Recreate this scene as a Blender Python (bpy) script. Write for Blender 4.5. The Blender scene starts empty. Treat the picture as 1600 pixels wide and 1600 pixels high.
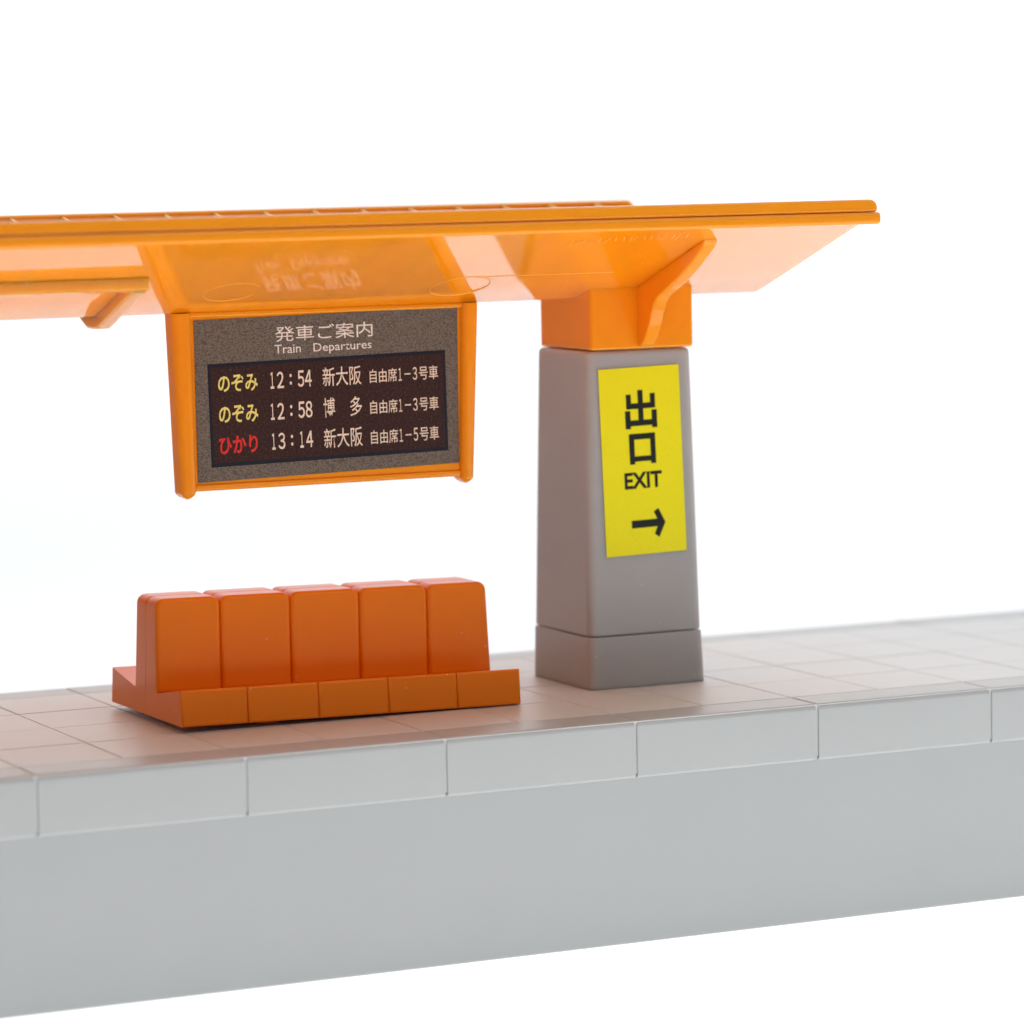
import bpy, bmesh, math, random
from mathutils import Vector, Matrix, Euler

# ------------------------------------------------------------------ basics
U = 0.01                      # everything below is written in centimetres
random.seed(7)
scene = bpy.context.scene
C = scene.collection

# ------------------------------------------------------------------ camera
YAW, PITCH, ROLL = 0.43872849, 0.09531231, -0.019352995
CAM = Vector((-19.316983, -37.916640, 6.503349))
cy, sy, cp, sp = math.cos(YAW), math.sin(YAW), math.cos(PITCH), math.sin(PITCH)
fwd = Vector((sy * cp, cy * cp, -sp))
rgt = Vector((cy, -sy, 0.0))
upv = rgt.cross(fwd)
r2 = math.cos(ROLL) * rgt + math.sin(ROLL) * upv
u2 = -math.sin(ROLL) * rgt + math.cos(ROLL) * upv
cam_data = bpy.data.cameras.new('camera')
cam = bpy.data.objects.new('camera', cam_data)
C.objects.link(cam)
m = Matrix((r2, u2, -fwd)).transposed().to_4x4()
m.translation = CAM * U
cam.matrix_world = m
cam_data.sensor_fit = 'HORIZONTAL'
cam_data.sensor_width = 36.0
cam_data.lens = 5837.93 / 1600.0 * 36.0
cam_data.clip_start = 0.01
cam_data.clip_end = 20.0
cam_data.dof.use_dof = True
cam_data.dof.focus_distance = 0.437
cam_data.dof.aperture_fstop = 24.0
scene.camera = cam

# ------------------------------------------------------------------ world and lamps (a light tent: luminous table, lit backdrop, soft top light)
world = bpy.data.worlds.new('World')
scene.world = world
world.use_nodes = True
world.node_tree.nodes['Background'].inputs[0].default_value = (0.93, 0.96, 1.0, 1)
world.node_tree.nodes['Background'].inputs[1].default_value = 0.23


def area_lamp(name, loc, target, sx, sy_, power, color=(1, 1, 1)):
    l = bpy.data.lights.new(name, 'AREA')
    l.shape = 'RECTANGLE'
    l.size, l.size_y = sx * U, sy_ * U
    l.energy = power
    l.color = color
    o = bpy.data.objects.new(name, l)
    C.objects.link(o)
    o.location = Vector(loc) * U
    d = Vector(target) - Vector(loc)
    o.rotation_euler = d.to_track_quat('-Z', 'Y').to_euler()
    return o


area_lamp('light_table_lamp', (30, 0, -18), (30, 0, 0), 102, 90, 3.1, (0.97, 0.985, 1.0))
area_lamp('backdrop_lamp', (33, 62, 35), (33, 0, 35), 95, 116, 6.15, (0.98, 0.99, 1.0))
area_lamp('overhead_softbox', (8, 14, 62), (0, 3, 0), 70, 55, 2.2, (1.0, 0.985, 0.965))
area_lamp('light_table_front_lamp', (12, -6.5, -8), (12, -6.5, 0), 80, 11, 0.85, (1.0, 0.99, 0.97))
area_lamp('front_softbox', (22, -46, 54), (0, 2, 1), 55, 45, 1.0, (1.0, 0.985, 0.96))

scene.view_settings.view_transform = 'Standard'
scene.view_settings.look = 'None'
scene.view_settings.exposure = 0.0
scene.view_settings.gamma = 1.0
scene.view_settings.use_curve_mapping = False
scene.render.engine = 'CYCLES'
cyc = scene.cycles
cyc.use_denoising = True
try:
    cyc.denoiser = 'OPENIMAGEDENOISE'
except Exception:
    pass
cyc.max_bounces = 12
cyc.diffuse_bounces = 6
cyc.glossy_bounces = 5
cyc.transmission_bounces = 6
cyc.sample_clamp_indirect = 8.0


# ------------------------------------------------------------------ materials
def new_mat(name):
    mt = bpy.data.materials.new(name)
    mt.use_nodes = True
    nt = mt.node_tree
    b = nt.nodes['Principled BSDF']
    return mt, nt, b


def noise(nt, scale, detail=3.0, rough=0.5, vec=None):
    n = nt.nodes.new('ShaderNodeTexNoise')
    n.inputs['Scale'].default_value = scale
    n.inputs['Detail'].default_value = detail
    n.inputs['Roughness'].default_value = rough
    if vec is not None:
        nt.links.new(vec, n.inputs['Vector'])
    return n


def ramp(nt, src, stops):
    r = nt.nodes.new('ShaderNodeValToRGB')
    el = r.color_ramp.elements
    el[0].position, el[0].color = stops[0][0], (*stops[0][1], 1)
    el[1].position, el[1].color = stops[-1][0], (*stops[-1][1], 1)
    for p_, c_ in stops[1:-1]:
        e = el.new(p_)
        e.color = (*c_, 1)
    nt.links.new(src, r.inputs[0])
    return r


def maprange(nt, src, a, b):
    mr = nt.nodes.new('ShaderNodeMapRange')
    mr.inputs['To Min'].default_value = a
    mr.inputs['To Max'].default_value = b
    nt.links.new(src, mr.inputs['Value'])
    return mr


def bump(nt, b, height, strength, dist):
    bp = nt.nodes.new('ShaderNodeBump')
    bp.inputs['Strength'].default_value = strength
    bp.inputs['Distance'].default_value = dist * U
    nt.links.new(height, bp.inputs['Height'])
    nt.links.new(bp.outputs[0], b.inputs['Normal'])


def wpos(nt):
    g = nt.nodes.new('ShaderNodeNewGeometry')
    return g.outputs['Position']


def plastic(name, col, rough, sss=0.0, radius=(1, 1, 1), sss_scale=0.1, var=0.03, grain=0.0, grain_scale=9000, rough_var=0.04, ior=1.49, spec=0.5, specks=False):
    mt, nt, b = new_mat(name)
    pos = wpos(nt)
    n1 = noise(nt, 120, 4, 0.6, pos)
    c0 = tuple(max(0, c * (1 - var)) for c in col)
    c1 = tuple(min(1, c * (1 + var)) for c in col)
    rp = ramp(nt, n1.outputs['Fac'], [(0.3, c0), (0.7, c1)])
    nt.links.new(rp.outputs[0], b.inputs['Base Color'])
    vo = nt.nodes.new('ShaderNodeTexVoronoi')
    vo.inputs['Scale'].default_value = 420
    nt.links.new(pos, vo.inputs['Vector'])
    sp_ = ramp(nt, vo.outputs['Distance'], [(0.032, (1, 1, 1)), (0.05, (0, 0, 0))])
    mxr = nt.nodes.new('ShaderNodeMix')
    mxr.data_type = 'RGBA'
    nt.links.new(sp_.outputs[0], mxr.inputs['Factor'])
    nt.links.new(rp.outputs[0], mxr.inputs[6])
    mxr.inputs[7].default_value = (*[min(1.0, c * 0.45 + 0.42) for c in col], 1)
    if specks:
        nt.links.new(mxr.outputs[2], b.inputs['Base Color'])
    n2 = noise(nt, 420, 5, 0.65, pos)
    mr = maprange(nt, n2.outputs['Fac'], rough - rough_var, rough + rough_var)
    nt.links.new(mr.outputs[0], b.inputs['Roughness'])
    b.inputs['IOR'].default_value = ior
    b.inputs['Specular IOR Level'].default_value = spec
    if sss > 0:
        b.inputs['Subsurface Weight'].default_value = sss
        b.inputs['Subsurface Radius'].default_value = radius
        b.inputs['Subsurface Scale'].default_value = sss_scale * U
    if grain > 0:
        n3 = noise(nt, grain_scale, 2, 0.5, pos)
        bump(nt, b, n3.outputs['Fac'], grain, 0.004)
    return mt


ORANGE = (0.985, 0.30, 0.007)
M = {}
M['canopy'] = plastic('orange_gloss_plastic', ORANGE, 0.062, 1.0, (1.0, 0.90, 0.70), 0.34, rough_var=0.012, specks=True)
M['rail'] = plastic('orange_rail_plastic', (0.99, 0.325, 0.008), 0.09, 0.4, (1.0, 0.9, 0.7), 0.12, rough_var=0.02, spec=0.4)
M['bench'] = plastic('orange_bench_plastic', (0.86, 0.215, 0.006), 0.28, 0.25, (1.0, 0.72, 0.42), 0.06, grain=0.12, spec=0.22, specks=True, rough_var=0.01, var=0.015)
M['mark'] = plastic('orange_moulding_flash', (0.98, 0.40, 0.05), 0.25)
M['pillar'] = plastic('grey_pillar_plastic', (0.43, 0.418, 0.412), 0.30, 1.0, (1.0, 0.95, 0.92), 0.30, grain=0.10, specks=True)
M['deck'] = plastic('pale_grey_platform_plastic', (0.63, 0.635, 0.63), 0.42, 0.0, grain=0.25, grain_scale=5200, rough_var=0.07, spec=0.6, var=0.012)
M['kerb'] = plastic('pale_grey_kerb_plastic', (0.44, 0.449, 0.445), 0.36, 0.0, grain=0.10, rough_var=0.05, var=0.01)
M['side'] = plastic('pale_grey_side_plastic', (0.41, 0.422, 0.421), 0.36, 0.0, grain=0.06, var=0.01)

# printed sticker papers: fine printing raster in the ink colour
mt, nt, b = new_mat('grey_printed_sticker')
pos = wpos(nt)
mp = nt.nodes.new('ShaderNodeMapping')
mp.inputs['Rotation'].default_value = (0, math.radians(32), 0)
mp.inputs['Scale'].default_value = (1, 1, 1.9)
nt.links.new(pos, mp.inputs[0])
v = nt.nodes.new('ShaderNodeTexVoronoi')
v.inputs['Scale'].default_value = 4600
nt.links.new(mp.outputs[0], v.inputs['Vector'])
rp = ramp(nt, v.outputs['Distance'], [(0.05, (0.26, 0.21, 0.165)), (0.75, (0.095, 0.076, 0.06))])
nt.links.new(rp.outputs[0], b.inputs['Base Color'])
b.inputs['Roughness'].default_value = 0.45
b.inputs['Specular IOR Level'].default_value = 0.25
M['sticker'] = mt
mt, nt, b = new_mat('brown_printed_screen')
pos = wpos(nt)
n = noise(nt, 3600, 2, 0.6, pos)
rp = ramp(nt, n.outputs['Fac'], [(0.3, (0.024, 0.011, 0.011)), (0.62, (0.055, 0.024, 0.020)), (0.8, (0.12, 0.075, 0.055))])
nt.links.new(rp.outputs[0], b.inputs['Base Color'])
b.inputs['Roughness'].default_value = 0.45
b.inputs['Specular IOR Level'].default_value = 0.15
M['screen'] = mt


def ink(name, col, rough=0.45, var=0.18):
    mt, nt, b = new_mat(name)
    n = noise(nt, 4200, 2, 0.6, wpos(nt))
    rp = ramp(nt, n.outputs['Fac'], [(0.3, tuple(c * (1 - var) for c in col)), (0.7, tuple(min(1, c * (1 + var)) for c in col))])
    nt.links.new(rp.outputs[0], b.inputs['Base Color'])
    b.inputs['Roughness'].default_value = rough
    b.inputs['Specular IOR Level'].default_value = 0.2
    return mt


M['ink_border'] = ink('navy_black_border_ink', (0.012, 0.013, 0.022))
M['ink_beige'] = ink('pale_beige_ink', (0.90, 0.70, 0.55))
M['ink_title'] = ink('off_white_ink', (0.85, 0.76, 0.68))
M['ink_yellow'] = ink('pale_yellow_ink', (0.85, 0.72, 0.20))
M['ink_red'] = ink('red_ink', (0.70, 0.03, 0.025))
M['ink_black'] = ink('black_ink', (0.012, 0.016, 0.012))
M['yellow'] = ink('yellow_sticker', (0.86, 0.785, 0.010), 0.35, 0.03)
M['dust'] = plastic('dust_fibre', (0.8, 0.72, 0.65), 0.6)

# luminous acrylic sheet of the light tent (lit from behind and below by real lamps)
mt = bpy.data.materials.new('white_acrylic_sheet')
mt.use_nodes = True
nt = mt.node_tree
nt.nodes.clear()
out = nt.nodes.new('ShaderNodeOutputMaterial')
tr = nt.nodes.new('ShaderNodeBsdfTranslucent')
df = nt.nodes.new('ShaderNodeBsdfDiffuse')
mx = nt.nodes.new('ShaderNodeMixShader')
tr.inputs[0].default_value = (0.97, 0.98, 1.0, 1)
df.inputs[0].default_value = (0.95, 0.96, 0.97, 1)
mx.inputs[0].default_value = 0.6
nt.links.new(df.outputs[0], mx.inputs[1])
nt.links.new(tr.outputs[0], mx.inputs[2])
nt.links.new(mx.outputs[0], out.inputs[0])
M['acrylic'] = mt


# ------------------------------------------------------------------ mesh helpers (all in cm, world coordinates unless the root says otherwise)
def finish(bm, name, mat, parent=None, smooth=True, root=None, wn=True):
    """link ONE mesh object; root = world position (cm) of the thing's Empty"""
    if root is not None:
        bmesh.ops.translate(bm, verts=bm.verts, vec=-Vector(root))
    bmesh.ops.scale(bm, verts=bm.verts, vec=(U, U, U))
    bmesh.ops.recalc_face_normals(bm, faces=bm.faces)
    me = bpy.data.meshes.new(name)
    bm.to_mesh(me)
    bm.free()
    if smooth:
        for p_ in me.polygons:
            p_.use_smooth = True
        me.set_sharp_from_angle(angle=math.radians(50))
    me.materials.append(mat)
    o = bpy.data.objects.new(name, me)
    C.objects.link(o)
    if smooth and wn:
        w = o.modifiers.new('weighted_normal', 'WEIGHTED_NORMAL')
        w.keep_sharp = True
    if parent is not None:
        o.parent = parent
    return o


def thing(name, label, cat, loc=(0, 0, 0)):
    o = bpy.data.objects.new(name, None)
    o.empty_display_size = 0.01
    C.objects.link(o)
    o.location = Vector(loc) * U
    o['label'] = label
    o['category'] = cat
    return o


def hexa(bm, bot, top):
    """bot/top: four (x,y,z) corners counter-clockwise from front-left"""
    vs = [bm.verts.new(c) for c in list(bot) + list(top)]
    for f in ((3, 2, 1, 0), (4, 5, 6, 7), (0, 1, 5, 4), (1, 2, 6, 5), (2, 3, 7, 6), (3, 0, 4, 7)):
        bm.faces.new([vs[i] for i in f])
    return vs


def box(bm, x0, x1, y0, y1, z0, z1):
    return hexa(bm, [(x0, y0, z0), (x1, y0, z0), (x1, y1, z0), (x0, y1, z0)],
                [(x0, y0, z1), (x1, y0, z1), (x1, y1, z1), (x0, y1, z1)])


def bevel(bm, w, seg=3, pick=None):
    bmesh.ops.recalc_face_normals(bm, faces=bm.faces)
    bm.normal_update()
    es = [e for e in bm.edges if pick is None or pick(e)]
    bmesh.ops.bevel(bm, geom=es, offset=w, offset_type='OFFSET', segments=seg, profile=0.5, affect='EDGES', clamp_overlap=True)


def prism(bm, pts, axis, a0, a1):
    """extrude a closed polygon; axis 'x': pts are (y,z); axis 'y': pts are (x,z)"""
    def mk(p_, a):
        return (a, p_[0], p_[1]) if axis == 'x' else (p_[0], a, p_[1])
    A = [bm.verts.new(mk(p_, a0)) for p_ in pts]
    B = [bm.verts.new(mk(p_, a1)) for p_ in pts]
    n_ = len(pts)
    bm.faces.new(A)
    bm.faces.new(B[::-1])
    for i in range(n_):
        j = (i + 1) % n_
        bm.faces.new((A[i], B[i], B[j], A[j]))


# ------------------------------------------------------------------ the light tent sheet
bm = bmesh.new()
prof = [(-45, -2.62), (36, -2.62)]
for i in range(1, 17):
    t = math.radians(90 * i / 16)
    prof.append((36 + 14 * math.sin(t), -2.62 + 14 * (1 - math.cos(t))))
prof.append((50, 95))
rows = []
prof.insert(1, (6, -2.62))
for k, (y, z) in enumerate(prof):
    xl = -22 if k < 2 else -14.5
    rows.append([bm.verts.new((x, y, z)) for x in (xl, 80)])
for a, b_ in zip(rows[:-1], rows[1:]):
    bm.faces.new((a[0], a[1], b_[1], b_[0]))
backdrop = finish(bm, 'backdrop', M['acrylic'], wn=False)
backdrop['kind'] = 'structure'
backdrop['label'] = 'seamless glowing white sheet under and behind the toy station'

# ------------------------------------------------------------------ platform
D = 6.29                       # depth of the platform
Y1 = 0.648                     # first long joint
DY = (D - 2 * Y1) / 4
G = 0.017                      # joint width
X0, X1 = -12.0, 14.4
platform = thing('station_platform', 'pale grey toy station platform with tiled top and kerb blocks along its edge', 'platform', (0, D / 2, -2.61))
PR = (0, D / 2, -2.61)
bm = bmesh.new()
box(bm, X0, X1, 0.046, D - 0.046, -2.61, -0.62)
bevel(bm, 0.03, 2)
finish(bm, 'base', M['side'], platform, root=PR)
bm = bmesh.new()
box(bm, X0 + 0.01, X1 - 0.01, 0.024, D - 0.024, -0.619, -0.012)
finish(bm, 'deck', M['deck'], platform, root=PR, smooth=False)


def kerb_mesh():
    bm = bmesh.new()
    L = 2.4 - G * 1.3
    pts = [(0.0, -0.668), (Y1 - G / 2, -0.668), (Y1 - G / 2, 0.0), (0.0, 0.0)]
    prism(bm, pts, 'x', -L / 2, L / 2)
    # front top edge: generous round; other outer edges: small
    bevel(bm, 0.075, 4, lambda e: all(v_.co.y < 0.01 and v_.co.z > -0.01 for v_ in e.verts))
    bevel(bm, 0.035, 3, lambda e: all(v_.co.y < 0.01 and v_.co.z < -0.6 for v_ in e.verts))
    bevel(bm, 0.015, 2, lambda e: abs(e.calc_face_angle(0)) > math.radians(40))
    bmesh.ops.scale(bm, verts=bm.verts, vec=(U, U, U))
    bmesh.ops.recalc_face_normals(bm, faces=bm.faces)
    me = bpy.data.meshes.new('kerb_block')
    bm.to_mesh(me)
    bm.free()
    for p_ in me.polygons:
        p_.use_smooth = True
    me.set_sharp_from_angle(angle=math.radians(50))
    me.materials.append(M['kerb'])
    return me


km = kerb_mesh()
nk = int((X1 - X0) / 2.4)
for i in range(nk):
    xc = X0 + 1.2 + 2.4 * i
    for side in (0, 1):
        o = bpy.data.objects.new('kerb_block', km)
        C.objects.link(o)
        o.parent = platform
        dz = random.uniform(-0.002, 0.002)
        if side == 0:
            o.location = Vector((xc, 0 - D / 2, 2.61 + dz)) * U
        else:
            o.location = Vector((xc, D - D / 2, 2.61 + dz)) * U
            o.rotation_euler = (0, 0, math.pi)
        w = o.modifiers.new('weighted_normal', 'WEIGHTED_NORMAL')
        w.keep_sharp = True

bm = bmesh.new()
box(bm, -(1.2 - G) / 2, (1.2 - G) / 2, -(DY - G) / 2, (DY - G) / 2, -0.05, 0.0)
bevel(bm, 0.006, 1, lambda e: all(v_.co.z > -0.01 for v_ in e.verts))
bmesh.ops.scale(bm, verts=bm.verts, vec=(U, U, U))
tile = bpy.data.meshes.new('paving_tile')
bm.to_mesh(tile)
bm.free()
tile.materials.append(M['deck'])
nt_ = int((X1 - X0) / 1.2)
for i in range(nt_):
    for j in range(4):
        o = bpy.data.objects.new('paving_tile', tile)
        C.objects.link(o)
        o.parent = platform
        o.location = Vector((X0 + 0.6 + 1.2 * i, Y1 + DY * (j + 0.5) - D / 2, 2.61 + random.uniform(-0.0025, 0.0015))) * U
        o.rotation_euler = (random.uniform(-1, 1) * 0.0012, random.uniform(-1, 1) * 0.0012, 0)

# ------------------------------------------------------------------ pillar
PL = (1.40, 3.16, 0.0)
pillar = thing('pillar', 'tapered grey plastic pillar holding up the orange canopy, with a yellow exit sticker', 'pillar', PL)
pillar['kind'] = 'thing'


def ring(x0, x1, y0, y1, z):
    return [(x0, y0, z), (x1, y0, z), (x1, y1, z), (x0, y1, z)]


bm = bmesh.new()
hexa(bm, ring(0.613, 2.212, 2.405, 4.055, 0.004), ring(0.624, 2.190, 2.425, 4.045, 0.640))
bevel(bm, 0.10, 5, lambda e: abs(e.verts[0].co.z - e.verts[1].co.z) > 0.3)
bevel(bm, 0.02, 2, lambda e: all(v_.co.z > 0.6 for v_ in e.verts))
finish(bm, 'base_block', M['pillar'], pillar, root=PL)

bm = bmesh.new()
hexa(bm, ring(0.632, 2.185, 2.430, 4.05, 0.652), ring(0.686, 2.122, 2.495, 3.93, 4.118))
bevel(bm, 0.12, 5, lambda e: abs(e.verts[0].co.z - e.verts[1].co.z) > 0.3)
bevel(bm, 0.055, 3, lambda e: all(v_.co.z > 4.1 for v_ in e.verts))
bevel(bm, 0.018, 2, lambda e: all(v_.co.z < 0.66 for v_ in e.verts))
# hollow core: the moulding is a shell above its thick foot
core = bmesh.new()
w_ = 0.065
hexa(core, ring(0.66 + w_, 2.165 - w_, 2.45 + w_, 3.95 - w_, 1.45), ring(0.692 + w_, 2.122 - w_, 2.493 + w_, 3.90 - w_, 4.0))
bevel(core, 0.05, 2)
bmesh.ops.reverse_faces(core, faces=core.faces)
tmp = bpy.data.meshes.new('tmp')
core.to_mesh(tmp)
core.free()
bmesh.ops.recalc_face_normals(bm, faces=bm.faces)
bm.from_mesh(tmp)
finish(bm, 'shaft', M['pillar'], pillar, root=PL)


def flat_poly(bm, pts, y, thick):
    """solid sheet in the local XZ plane, front face at -thick"""
    prism(bm, pts, 'y', y, y - thick)


def frame_obj(name, bm, mat, parent, mtx):
    """mesh given in a sticker's own plane (x right, z up, -y out), placed by mtx (cm, relative to the root)"""
    bm.transform(mtx)
    return finish(bm, name, mat, parent, smooth=False)


def rect(u0, u1, v0, v1):
    return [(u0, v0), (u1, v0), (u1, v1), (u0, v1)]


# exit sticker: leaning with the pillar's front face
lean = math.atan2(2.495 - 2.430, 4.118 - 0.652)
zc = 2.765
yface = 2.430 + (zc - 0.652) * (2.495 - 2.430) / (4.118 - 0.652)
ME = Matrix.Translation(Vector((1.392 + 0.01, yface - 0.002, zc)) - Vector(PL)) @ Matrix.Rotation(-lean, 4, 'X') @ Matrix.Rotation(math.radians(-1.35), 4, 'Y')
bm = bmesh.new()
flat_poly(bm, rect(-0.550, 0.548, -1.142, 1.142), 0, 0.008)
exit_sign = frame_obj('exit_sticker', bm, M['yellow'], pillar, ME)
exit_sign['label'] = 'yellow exit sticker with black writing and an arrow'


def ink_shapes(name, polys, mat, parent, mtx, y=-0.009, th=0.0012):
    bm = bmesh.new()
    for i, pl in enumerate(polys):
        flat_poly(bm, pl, y, th + 0.0001 * i)
    return frame_obj(name, bm, mat, parent, mtx)


S_ = 0.060   # stroke
# 出
de = [rect(-0.034, 0.036, 0.435, 0.862),
      rect(-0.194, -0.126, 0.652, 0.815), rect(0.134, 0.202, 0.652, 0.815), rect(-0.192, 0.200, 0.636, 0.704),
      rect(-0.214, -0.142, 0.395, 0.615), rect(0.148, 0.220, 0.395, 0.615), rect(-0.2, 0.2, 0.428, 0.498)]
ink_shapes('lettering', de, M['ink_black'], exit_sign, ME)
# 口
ku = [rect(-0.176, -0.106, -0.040, 0.330), rect(0.112, 0.182, -0.040, 0.330), rect(-0.168, 0.175, 0.262, 0.333), rect(-0.168, 0.175, -0.006, 0.058)]
ink_shapes('lettering', ku, M['ink_black'], exit_sign, ME)
# arrow
ar = [rect(-0.190, 0.215, -0.817, -0.723),
      [(0.272, -0.770), (0.180, -0.592), (0.118, -0.634), (0.184, -0.770)],
      [(0.272, -0.770), (0.184, -0.770), (0.118, -0.906), (0.180, -0.948)]]
ink_shapes('arrow', ar, M['ink_black'], exit_sign, ME)


def text_bm(body, u0, u1, vc, h, offset=0.0, y=-0.009, th=0.0012):
    """lettering as flat mesh, ink box fitted to u0..u1 and height h about vc"""
    cu = bpy.data.curves.new('t', 'FONT')
    cu.body = body
    cu.size = 1.0
    cu.offset = offset
    cu.resolution_u = 3
    to = bpy.data.objects.new('t', cu)
    C.objects.link(to)
    dg = bpy.context.evaluated_depsgraph_get()
    dg.update()
    me = bpy.data.meshes.new_from_object(to.evaluated_get(dg))
    bpy.data.objects.remove(to)
    xs = [v_.co.x for v_ in me.vertices]
    ys = [v_.co.y for v_ in me.vertices]
    ax, bx, ay, by = min(xs), max(xs), min(ys), max(ys)
    bm = bmesh.new()
    bm.from_mesh(me)
    bpy.data.meshes.remove(me)
    for v_ in bm.verts:
        v_.co = Vector((u0 + (v_.co.x - ax) / (bx - ax) * (u1 - u0), y - th, vc - h / 2 + (v_.co.y - ay) / (by - ay) * h))
    for f in bm.faces:
        f.normal_update()
        if f.normal.y > 0:
            f.normal_flip()
    return bm


def lettering(name, body, u0, u1, vc, h, mat, parent, mtx, offset=0.0):
    bm = bmesh.new()
    w = u1 - u0
    if isinstance(body, str):
        body = [(body, 0.0, 1.0, 1.0)]
    for (t, a, b_, hs) in body:
        if t == '-':
            sub = bmesh.new()
            vs = [sub.verts.new((u0 + w * x, -0.0102, vc + h * z)) for (x, z) in ((a, -0.045), (b_, -0.045), (b_, 0.045), (a, 0.045))]
            sub.faces.new(vs)
        else:
            sub = text_bm(t, u0 + w * a, u0 + w * b_, vc, h * hs, offset)
        me = bpy.data.meshes.new('t')
        sub.to_mesh(me)
        sub.free()
        bm.from_mesh(me)
        bpy.data.meshes.remove(me)
    bm.transform(mtx)
    bmesh.ops.scale(bm, verts=bm.verts, vec=(U, U, U))
    me = bpy.data.meshes.new(name)
    bm.to_mesh(me)
    bm.free()
    me.materials.append(mat)
    o = bpy.data.objects.new(name, me)
    C.objects.link(o)
    o.parent = parent
    return o


def clock(h_, m_):
    out_ = [(h_[0], 0.015, 0.100, 1.0), (h_[1], 0.168, 0.333, 1.0), (':', 0.470, 0.525, 0.66)]
    out_.append((m_[0], 0.690, 0.775, 1.0) if m_[0] == '１' else (m_[0], 0.662, 0.818, 1.0))
    out_.append((m_[1], 0.838, 1.0, 1.0))
    return out_


def cars(d):
    return [('自由席', 0.0, 0.397, 1.0), ('１', 0.420, 0.466, 0.93), ('-', 0.508, 0.596, 1.0), (d, 0.628, 0.692, 0.93), ('号車', 0.720, 1.0, 1.0)]


lettering('lettering', 'EXIT', -0.262, 0.250, -0.236, 0.200, M['ink_black'], exit_sign, ME, 0.030)

# ------------------------------------------------------------------ canopy
YC = 3.145
VZ, VH, K = 4.735, 0.275, 0.345      # valley height, flat half width, slope of each half
CX0, CX1 = -12.0, 3.24
CR = (1.40, YC, 4.12)
canopy = thing('canopy', 'glossy orange butterfly station roof resting on the grey pillar', 'roof', CR)


def under(y):
    d_ = abs(y - YC)
    return VZ + max(0.0, d_ - VH) * K


TH = 0.105
for side in (-1, 1):
    bm = bmesh.new()
    ys = [0.0, VH - 0.05, VH + 0.05, 1.0, 2.0, 3.02]
    pts = [(YC + side * d_, VZ + max(0, d_ - VH) * K + (0.008 if abs(d_ - VH) < 0.06 else 0)) for d_ in ys]
    top = [(YC + side * d_, VZ + TH + max(0, d_ - VH) * K) for d_ in ys]
    prism(bm, pts + top[::-1], 'x', CX0, CX1)
    bevel(bm, 0.015, 2, lambda e: all(v_.co.x > CX1 - 0.01 for v_ in e.verts) and abs(e.verts[0].co.y - e.verts[1].co.y) > 0.01)
    finish(bm, 'roof_panel', M['canopy'], canopy, root=CR, wn=False)
    # eave rim: two stacked rails, the lower one a little longer and prouder
    e0 = YC + side * (YC - 0.03)
    e1 = YC + side * (YC - 0.24)
    bm = bmesh.new()
    box(bm, CX0, CX1 + (0.07 if side < 0 else -0.06), min(e0, e1), max(e0, e1), 5.753, 5.902 if side < 0 else 5.885)
    bevel(bm, 0.10, 5, lambda e: all(v_.co.x > CX1 - 0.1 and v_.co.z > 5.8 for v_ in e.verts))
    bevel(bm, 0.035, 4, lambda e: abs(e.calc_face_angle(0)) > math.radians(50))
    finish(bm, 'eave_rail', M['rail' if side < 0 else 'canopy'], canopy, root=CR)
    e0 = YC + side * (YC - 0.0)
    e1 = YC + side * (YC - 0.26)
    bm = bmesh.new()
    box(bm, CX0, CX1 + (0.10 if side < 0 else -0.03), min(e0, e1), max(e0, e1), 5.612, 5.752)
    bevel(bm, 0.042, 4)
    finish(bm, 'eave_rail', M['rail' if side < 0 else 'canopy'], canopy, root=CR)

# raised battens on top of both halves
bm = bmesh.new()
h0, h1 = 0.35, 2.93
zt = lambda d_: VZ + TH + max(0, d_ - VH) * K
prism(bm, [(h0, zt(h0) - 0.01), (h1, zt(h1) - 0.01), (h1, 5.862), (h1 - 0.35, 5.78), (h0, zt(h0) + 0.04)], 'x', -0.016, 0.016)
bmesh.ops.scale(bm, verts=bm.verts, vec=(U, U, U))
bmesh.ops.recalc_face_normals(bm, faces=bm.faces)
bat = bpy.data.meshes.new('roof_batten')
bm.to_mesh(bat)
bm.free()
bat.materials.append(M['canopy'])
for i in range(-10, 14):
    x = -5.37 + 0.663 * i
    if x > CX1 - 0.2:
        break
    for side in (1, -1):
        o = bpy.data.objects.new('roof_batten', bat)
        C.objects.link(o)
        o.parent = canopy
        o.location = Vector((x - CR[0], 0, -CR[2])) * U
        if side < 0:
            o.rotation_euler = (0, 0, math.pi)

# socket that caps the pillar
bm = bmesh.new()
hexa(bm, ring(0.735, 2.135, 2.475, 3.90, 4.128), ring(0.735, 2.135, 2.475, 3.90, 4.86))
bevel(bm, 0.045, 4, lambda e: abs(e.verts[0].co.z - e.verts[1].co.z) > 0.3)
bevel(bm, 0.03, 3, lambda e: all(v_.co.z < 4.2 for v_ in e.verts))
for v_ in bm.verts:
    if v_.co.z > 4.8:
        v_.co.z = under(v_.co.y) + 0.012
finish(bm, 'socket', M['rail'], canopy, root=CR)

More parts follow.
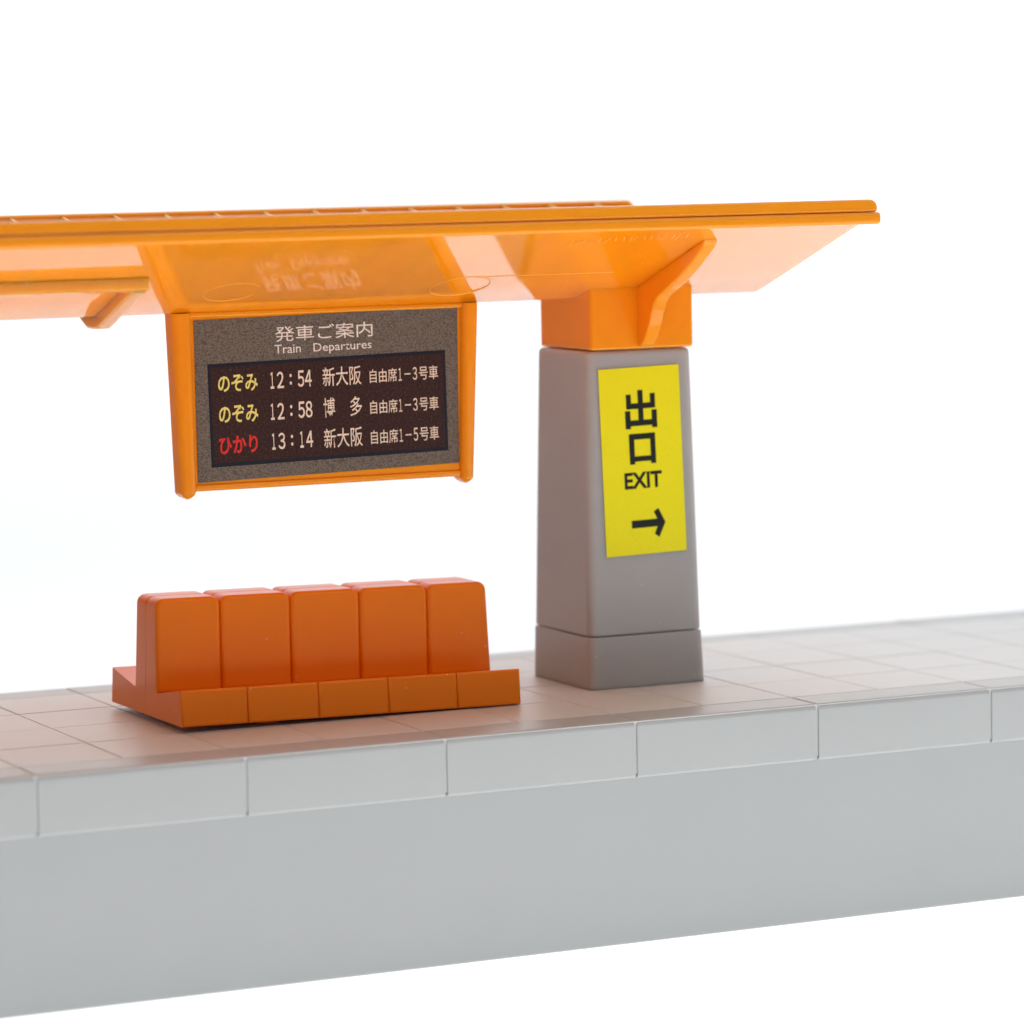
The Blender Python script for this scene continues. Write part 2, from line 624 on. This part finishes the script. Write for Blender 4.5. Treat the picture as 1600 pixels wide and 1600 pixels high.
# curved bracket fins running out under each half
fin = [(2.52, 4.15), (2.41, 4.165), (2.36, 4.19), (2.26, 4.30), (2.17, 4.44), (2.11, 4.57), (2.04, 4.69), (1.94, 4.77), (1.80, 4.83),
       (1.487, 4.965), (1.141, 5.146), (0.90, 5.305), (0.80, 5.372), (0.745, 5.43), (0.73, 5.49), (0.76, 5.53)]
for side in (-1, 1):
    bm = bmesh.new()
    poly = [(y if side < 0 else 2 * YC - y, z) for (y, z) in fin] + [(y if side < 0 else 2 * YC - y, under(y) + 0.012) for y in (0.80, 1.2, 1.7, 2.2, 2.52)]
    prism(bm, poly, 'x', 1.370, 1.550)
    bevel(bm, 0.04, 3, lambda e: abs(e.calc_face_angle(0)) > math.radians(60) and abs(e.verts[0].co.x - e.verts[1].co.x) < 0.01)
    finish(bm, 'bracket', M['rail'], canopy, root=CR)

# raised frame under the front half, running out of the picture to the left
bm = bmesh.new()
yb, hb = 1.44, 0.150
prism(bm, [(yb, under(yb) + 0.01), (yb + 0.02, under(yb) - hb), (yb + 0.16, under(yb) - hb - 0.02), (yb + 0.20, under(yb + 0.2) + 0.01)], 'x', CX0, -5.23)
bevel(bm, 0.028, 3, lambda e: abs(e.calc_face_angle(0)) > math.radians(40))
finish(bm, 'under_beam', M['canopy'], canopy, root=CR)
bm = bmesh.new()
pts = [(1.50, under(1.50) + 0.01), (1.53, under(1.53) - 0.14), (2.8, under(2.8) - 0.15), (3.02, 4.60), (3.16, 4.605), (3.30, 4.66), (3.42, under(3.42) + 0.01), (2.87, under(2.87) + 0.01)]
prism(bm, pts, 'x', -5.42, -5.24)
bevel(bm, 0.035, 3, lambda e: abs(e.calc_face_angle(0)) > math.radians(40) and all(v_.co.z < under(v_.co.y) - 0.05 for v_ in e.verts))
finish(bm, 'under_rib', M['canopy'], canopy, root=CR)


# moulding marks on the glossy underside: ejector-pin rings, a parting line, worn raised maker's print
def on_under(x, y, lift=0.0):
    return Vector((x, y, under(y) - lift))


for (cx, cy_, rr) in ((-4.02, 2.10, 0.33), (-1.12, 2.18, 0.36)):
    bm = bmesh.new()
    n_ = 40
    prev = None
    loops = []
    for i in range(n_):
        a = 2 * math.pi * i / n_
        lp = []
        for (dr, lf) in ((-0.011, -0.004), (0.0, 0.005), (0.011, -0.004)):
            r_ = rr + dr
            lp.append(bm.verts.new(on_under(cx + r_ * math.cos(a), cy_ + r_ * math.sin(a) * 0.95, lf)))
        loops.append(lp)
    for i in range(n_):
        a, b_ = loops[i], loops[(i + 1) % n_]
        for k in range(2):
            bm.faces.new((a[k], a[k + 1], b_[k + 1], b_[k]))
    finish(bm, 'pin_mark', M['mark'], canopy, root=CR, wn=False)
for (xa, xb) in ((-1.06, 0.74),):
    bm = bmesh.new()
    prism(bm, [(1.83, under(1.83) + 0.004), (1.845, under(1.845) - 0.004), (1.86, under(1.86) + 0.004)], 'x', xa, xb)
    finish(bm, 'parting_line', M['mark'], canopy, root=CR, smooth=False)

bm = bmesh.new()
for k in range(17):
    x = -0.42 + 0.092 * k + random.uniform(-0.015, 0.015)
    y = 0.60 - 0.006 * k
    dx = random.choice((-0.03, 0.0, 0.035, 0.05))
    ln = random.uniform(0.10, 0.17)
    w_ = 0.006
    a = [on_under(x - w_, y, -0.003), on_under(x + w_, y, -0.003), on_under(x + dx + w_, y + ln, -0.003), on_under(x + dx - w_, y + ln, -0.003)]
    b_ = [v_ - Vector((0, 0, 0.008)) for v_ in a]
    hexa(bm, b_, a)
finish(bm, 'moulded_mark', M['mark'], canopy, root=CR, smooth=False)

# ------------------------------------------------------------------ departure board
BR = (-2.52, 3.0, 2.65)
board = thing('departure_board', 'orange framed train departure board hanging below the canopy', 'sign', BR)
YF = 2.90                      # front of the panel
bm = bmesh.new()
hexa(bm, ring(-4.36, -0.72, YF, 3.20, 2.665), ring(-4.38, -0.72, YF, 3.20, VZ + 0.015))
bevel(bm, 0.02, 2, lambda e: all(v_.co.z < 2.7 for v_ in e.verts))
finish(bm, 'panel', M['rail'], board, root=BR)


def post(xb, xt, w_b, w_t, name):
    bm = bmesh.new()
    yf, yb_ = YF - 0.10, 3.14
    hexa(bm, ring(xb - w_b, xb + w_b, yf, yb_, 2.66), ring(xt - w_t, xt + w_t, yf, yb_, VZ + 0.012))
    bevel(bm, 0.085, 5, lambda e: abs(e.verts[0].co.z - e.verts[1].co.z) > 0.3)
    # rounded, slightly pointed foot
    foot = [f for f in bm.faces if all(v_.co.z < 2.67 for v_ in f.verts)]
    for sc, dz in ((0.86, 0.03), (0.62, 0.028), (0.28, 0.02)):
        r = bmesh.ops.extrude_face_region(bm, geom=foot)
        vs = [g for g in r['geom'] if isinstance(g, bmesh.types.BMVert)]
        bmesh.ops.delete(bm, geom=foot, context='FACES')
        foot = [g for g in r['geom'] if isinstance(g, bmesh.types.BMFace)]
        cx = sum(v_.co.x for v_ in vs) / len(vs)
        cy2 = (yf + yb_) / 2
        for v_ in vs:
            v_.co.x = cx + (v_.co.x - cx) * sc
            v_.co.y = cy2 + (v_.co.y - cy2) * (0.5 + sc / 2)
            v_.co.z -= dz
    return finish(bm, name, M['rail'], board, root=BR)


post(-4.330, -4.370, 0.095, 0.120, 'post')
post(-0.770, -0.690, 0.085, 0.105, 'post')
# bottom rail and top moulding
bm = bmesh.new()
box(bm, -4.30, -0.83, YF - 0.035, YF + 0.1, 2.668, 2.742)
bevel(bm, 0.025, 3)
finish(bm, 'bottom_rail', M['rail'], board, root=BR)
bm = bmesh.new()
box(bm, -4.30, -0.78, YF - 0.035, YF + 0.1, 4.692, VZ + 0.02)
bevel(bm, 0.02, 3)
finish(bm, 'top_rail', M['rail'], board, root=BR)

MB = Matrix.Translation(Vector((-2.525, YF - 0.0015, 3.740)) - Vector(BR)) @ Matrix.Rotation(math.radians(-0.95), 4, 'Y')
bm = bmesh.new()
flat_poly(bm, [(-1.690, -0.946), (1.652, -0.935), (1.698, 0.936), (-1.660, 0.946)], 0, 0.008)
face = frame_obj('printed_face', bm, M['sticker'], board, MB)
face['label'] = 'taupe printed sticker listing three train departures'
bm = bmesh.new()
flat_poly(bm, rect(-1.516, 1.516, -0.778, 0.430), -0.0078, 0.0012)
frame_obj('screen_border', bm, M['ink_border'], face, MB)
bm = bmesh.new()
flat_poly(bm, rect(-1.480, 1.480, -0.735, 0.388), -0.0085, 0.0012)
frame_obj('screen', bm, M['screen'], face, MB)
rows = [('発車ご案内', -0.656, 0.587, 0.732, 0.180, 'ink_title', 0.004),
        ('Train', -0.668, -0.338, 0.556, 0.105, 'ink_title', 0.004),
        ('Departures', -0.178, 0.567, 0.536, 0.130, 'ink_title', 0.004),
        ('のぞみ', -1.394, -0.897, 0.191, 0.205, 'ink_yellow', 0.02),
        (clock('１２', '５４'), -0.745, -0.215, 0.195, 0.195, 'ink_beige', 0.016),
        ('新大阪', -0.075, 0.417, 0.195, 0.227, 'ink_beige', 0.004),
        (cars('３'), 0.527, 1.414, 0.170, 0.163, 'ink_beige', 0.004),
        ('のぞみ', -1.398, -0.906, -0.169, 0.210, 'ink_yellow', 0.02),
        (clock('１２', '５８'), -0.756, -0.221, -0.172, 0.195, 'ink_beige', 0.016),
        ('博', -0.079, 0.068, -0.168, 0.232, 'ink_beige', 0.004),
        ('多', 0.261, 0.414, -0.171, 0.232, 'ink_beige', 0.004),
        (cars('３'), 0.519, 1.406, -0.200, 0.163, 'ink_beige', 0.004),
        ('ひかり', -1.409, -0.926, -0.529, 0.210, 'ink_red', 0.026),
        (clock('１３', '１４'), -0.757, -0.229, -0.523, 0.195, 'ink_beige', 0.016),
        ('新大阪', -0.089, 0.406, -0.534, 0.232, 'ink_beige', 0.004),
        (cars('５'), 0.514, 1.397, -0.557, 0.166, 'ink_beige', 0.004)]
for (body, a, b_, vc, h, mk, off) in rows:
    lettering('lettering', body, a, b_, vc, h, M[mk], face, MB, off)

# ------------------------------------------------------------------ bench
BX0, BX1 = -4.86, -0.585
bench = thing('bench', 'orange five seat double-sided bench standing on the platform below the departure board', 'bench', (BX0, 3.07, 0.078))
bench.rotation_euler = (0, math.radians(0.95), 0)
cuts = [0.0, 0.81, 1.69, 2.57, 3.45, BX1 - BX0]
yo = -3.07


def bench_obj(name, bm, parent=bench, mat='bench'):
    return finish(bm, name, M[mat], parent)


for i in range(5):
    aa, bb = cuts[i], cuts[i + 1]
    for side in (-1, 1):
        # one seat of each side: front edge high, dipping towards the backrest
        bm = bmesh.new()
        s = side
        pts = [(s * 1.235, 0.0), (s * 1.195, 0.425), (s * 0.40, 0.292), (s * 0.002, 0.292), (s * 0.002, 0.0)]
        prism(bm, pts, 'x', aa, bb)
        bevel(bm, 0.038, 4, lambda e: abs(e.calc_face_angle(0)) > math.radians(40) and min(abs(v_.co.y) for v_ in e.verts) > 0.9)
        bench_obj('seat', bm)
        # and its backrest half, rounded like a cushion
        bm = bmesh.new()
        xa = aa + (0 if i else 0.02)
        xb = bb - (0 if i < 4 else 0.05)
        yb_, yt_ = (s * 0.395, s * 0.352)
        ym = -s * 0.0 + s * 0.004
        y0, y1 = sorted((yb_, ym))
        t0, t1 = sorted((yt_, ym))
        hexa(bm, [(aa, y0, 0.286), (bb, y0, 0.286), (bb, y1, 0.286), (aa, y1, 0.286)],
             [(xa, t0, 1.385), (xb, t0, 1.385), (xb, t1, 1.385), (xa, t1, 1.385)])
        bevel(bm, 0.10, 5, lambda e: all(v_.co.z > 1.3 for v_ in e.verts) and abs(e.verts[0].co.x - e.verts[1].co.x) < 0.06)
        bevel(bm, 0.055, 4, lambda e: abs(e.calc_face_angle(0)) > math.radians(50) and all(abs(v_.co.y) > 0.3 for v_ in e.verts))
        bevel(bm, 0.018, 2, lambda e: abs(e.calc_face_angle(0)) > math.radians(50) and all(v_.co.z > 1.2 and abs(v_.co.y) < 0.1 for v_ in e.verts))
        bench_obj('backrest', bm)
# core that ties the seats together, seen as the bottom of the grooves, and the ridge line along the top
bm = bmesh.new()
box(bm, 0.03, BX1 - BX0 - 0.03, -1.17, 1.17, 0.03, 0.26)
bench_obj('seat_core', bm)
bm = bmesh.new()
box(bm, 0.05, BX1 - BX0 - 0.08, -0.30, 0.30, 0.2, 1.30)
bevel(bm, 0.04, 3)
bench_obj('back_core', bm)
for x in (1.15, 3.1):
    bm = bmesh.new()
    bmesh.ops.create_cone(bm, cap_ends=True, segments=20, radius1=0.17, radius2=0.17, depth=0.10)
    bmesh.ops.translate(bm, verts=bm.verts, vec=(x, -0.85, 0.0 if x < 2 else 0.02))
    bench_obj('peg', bm)
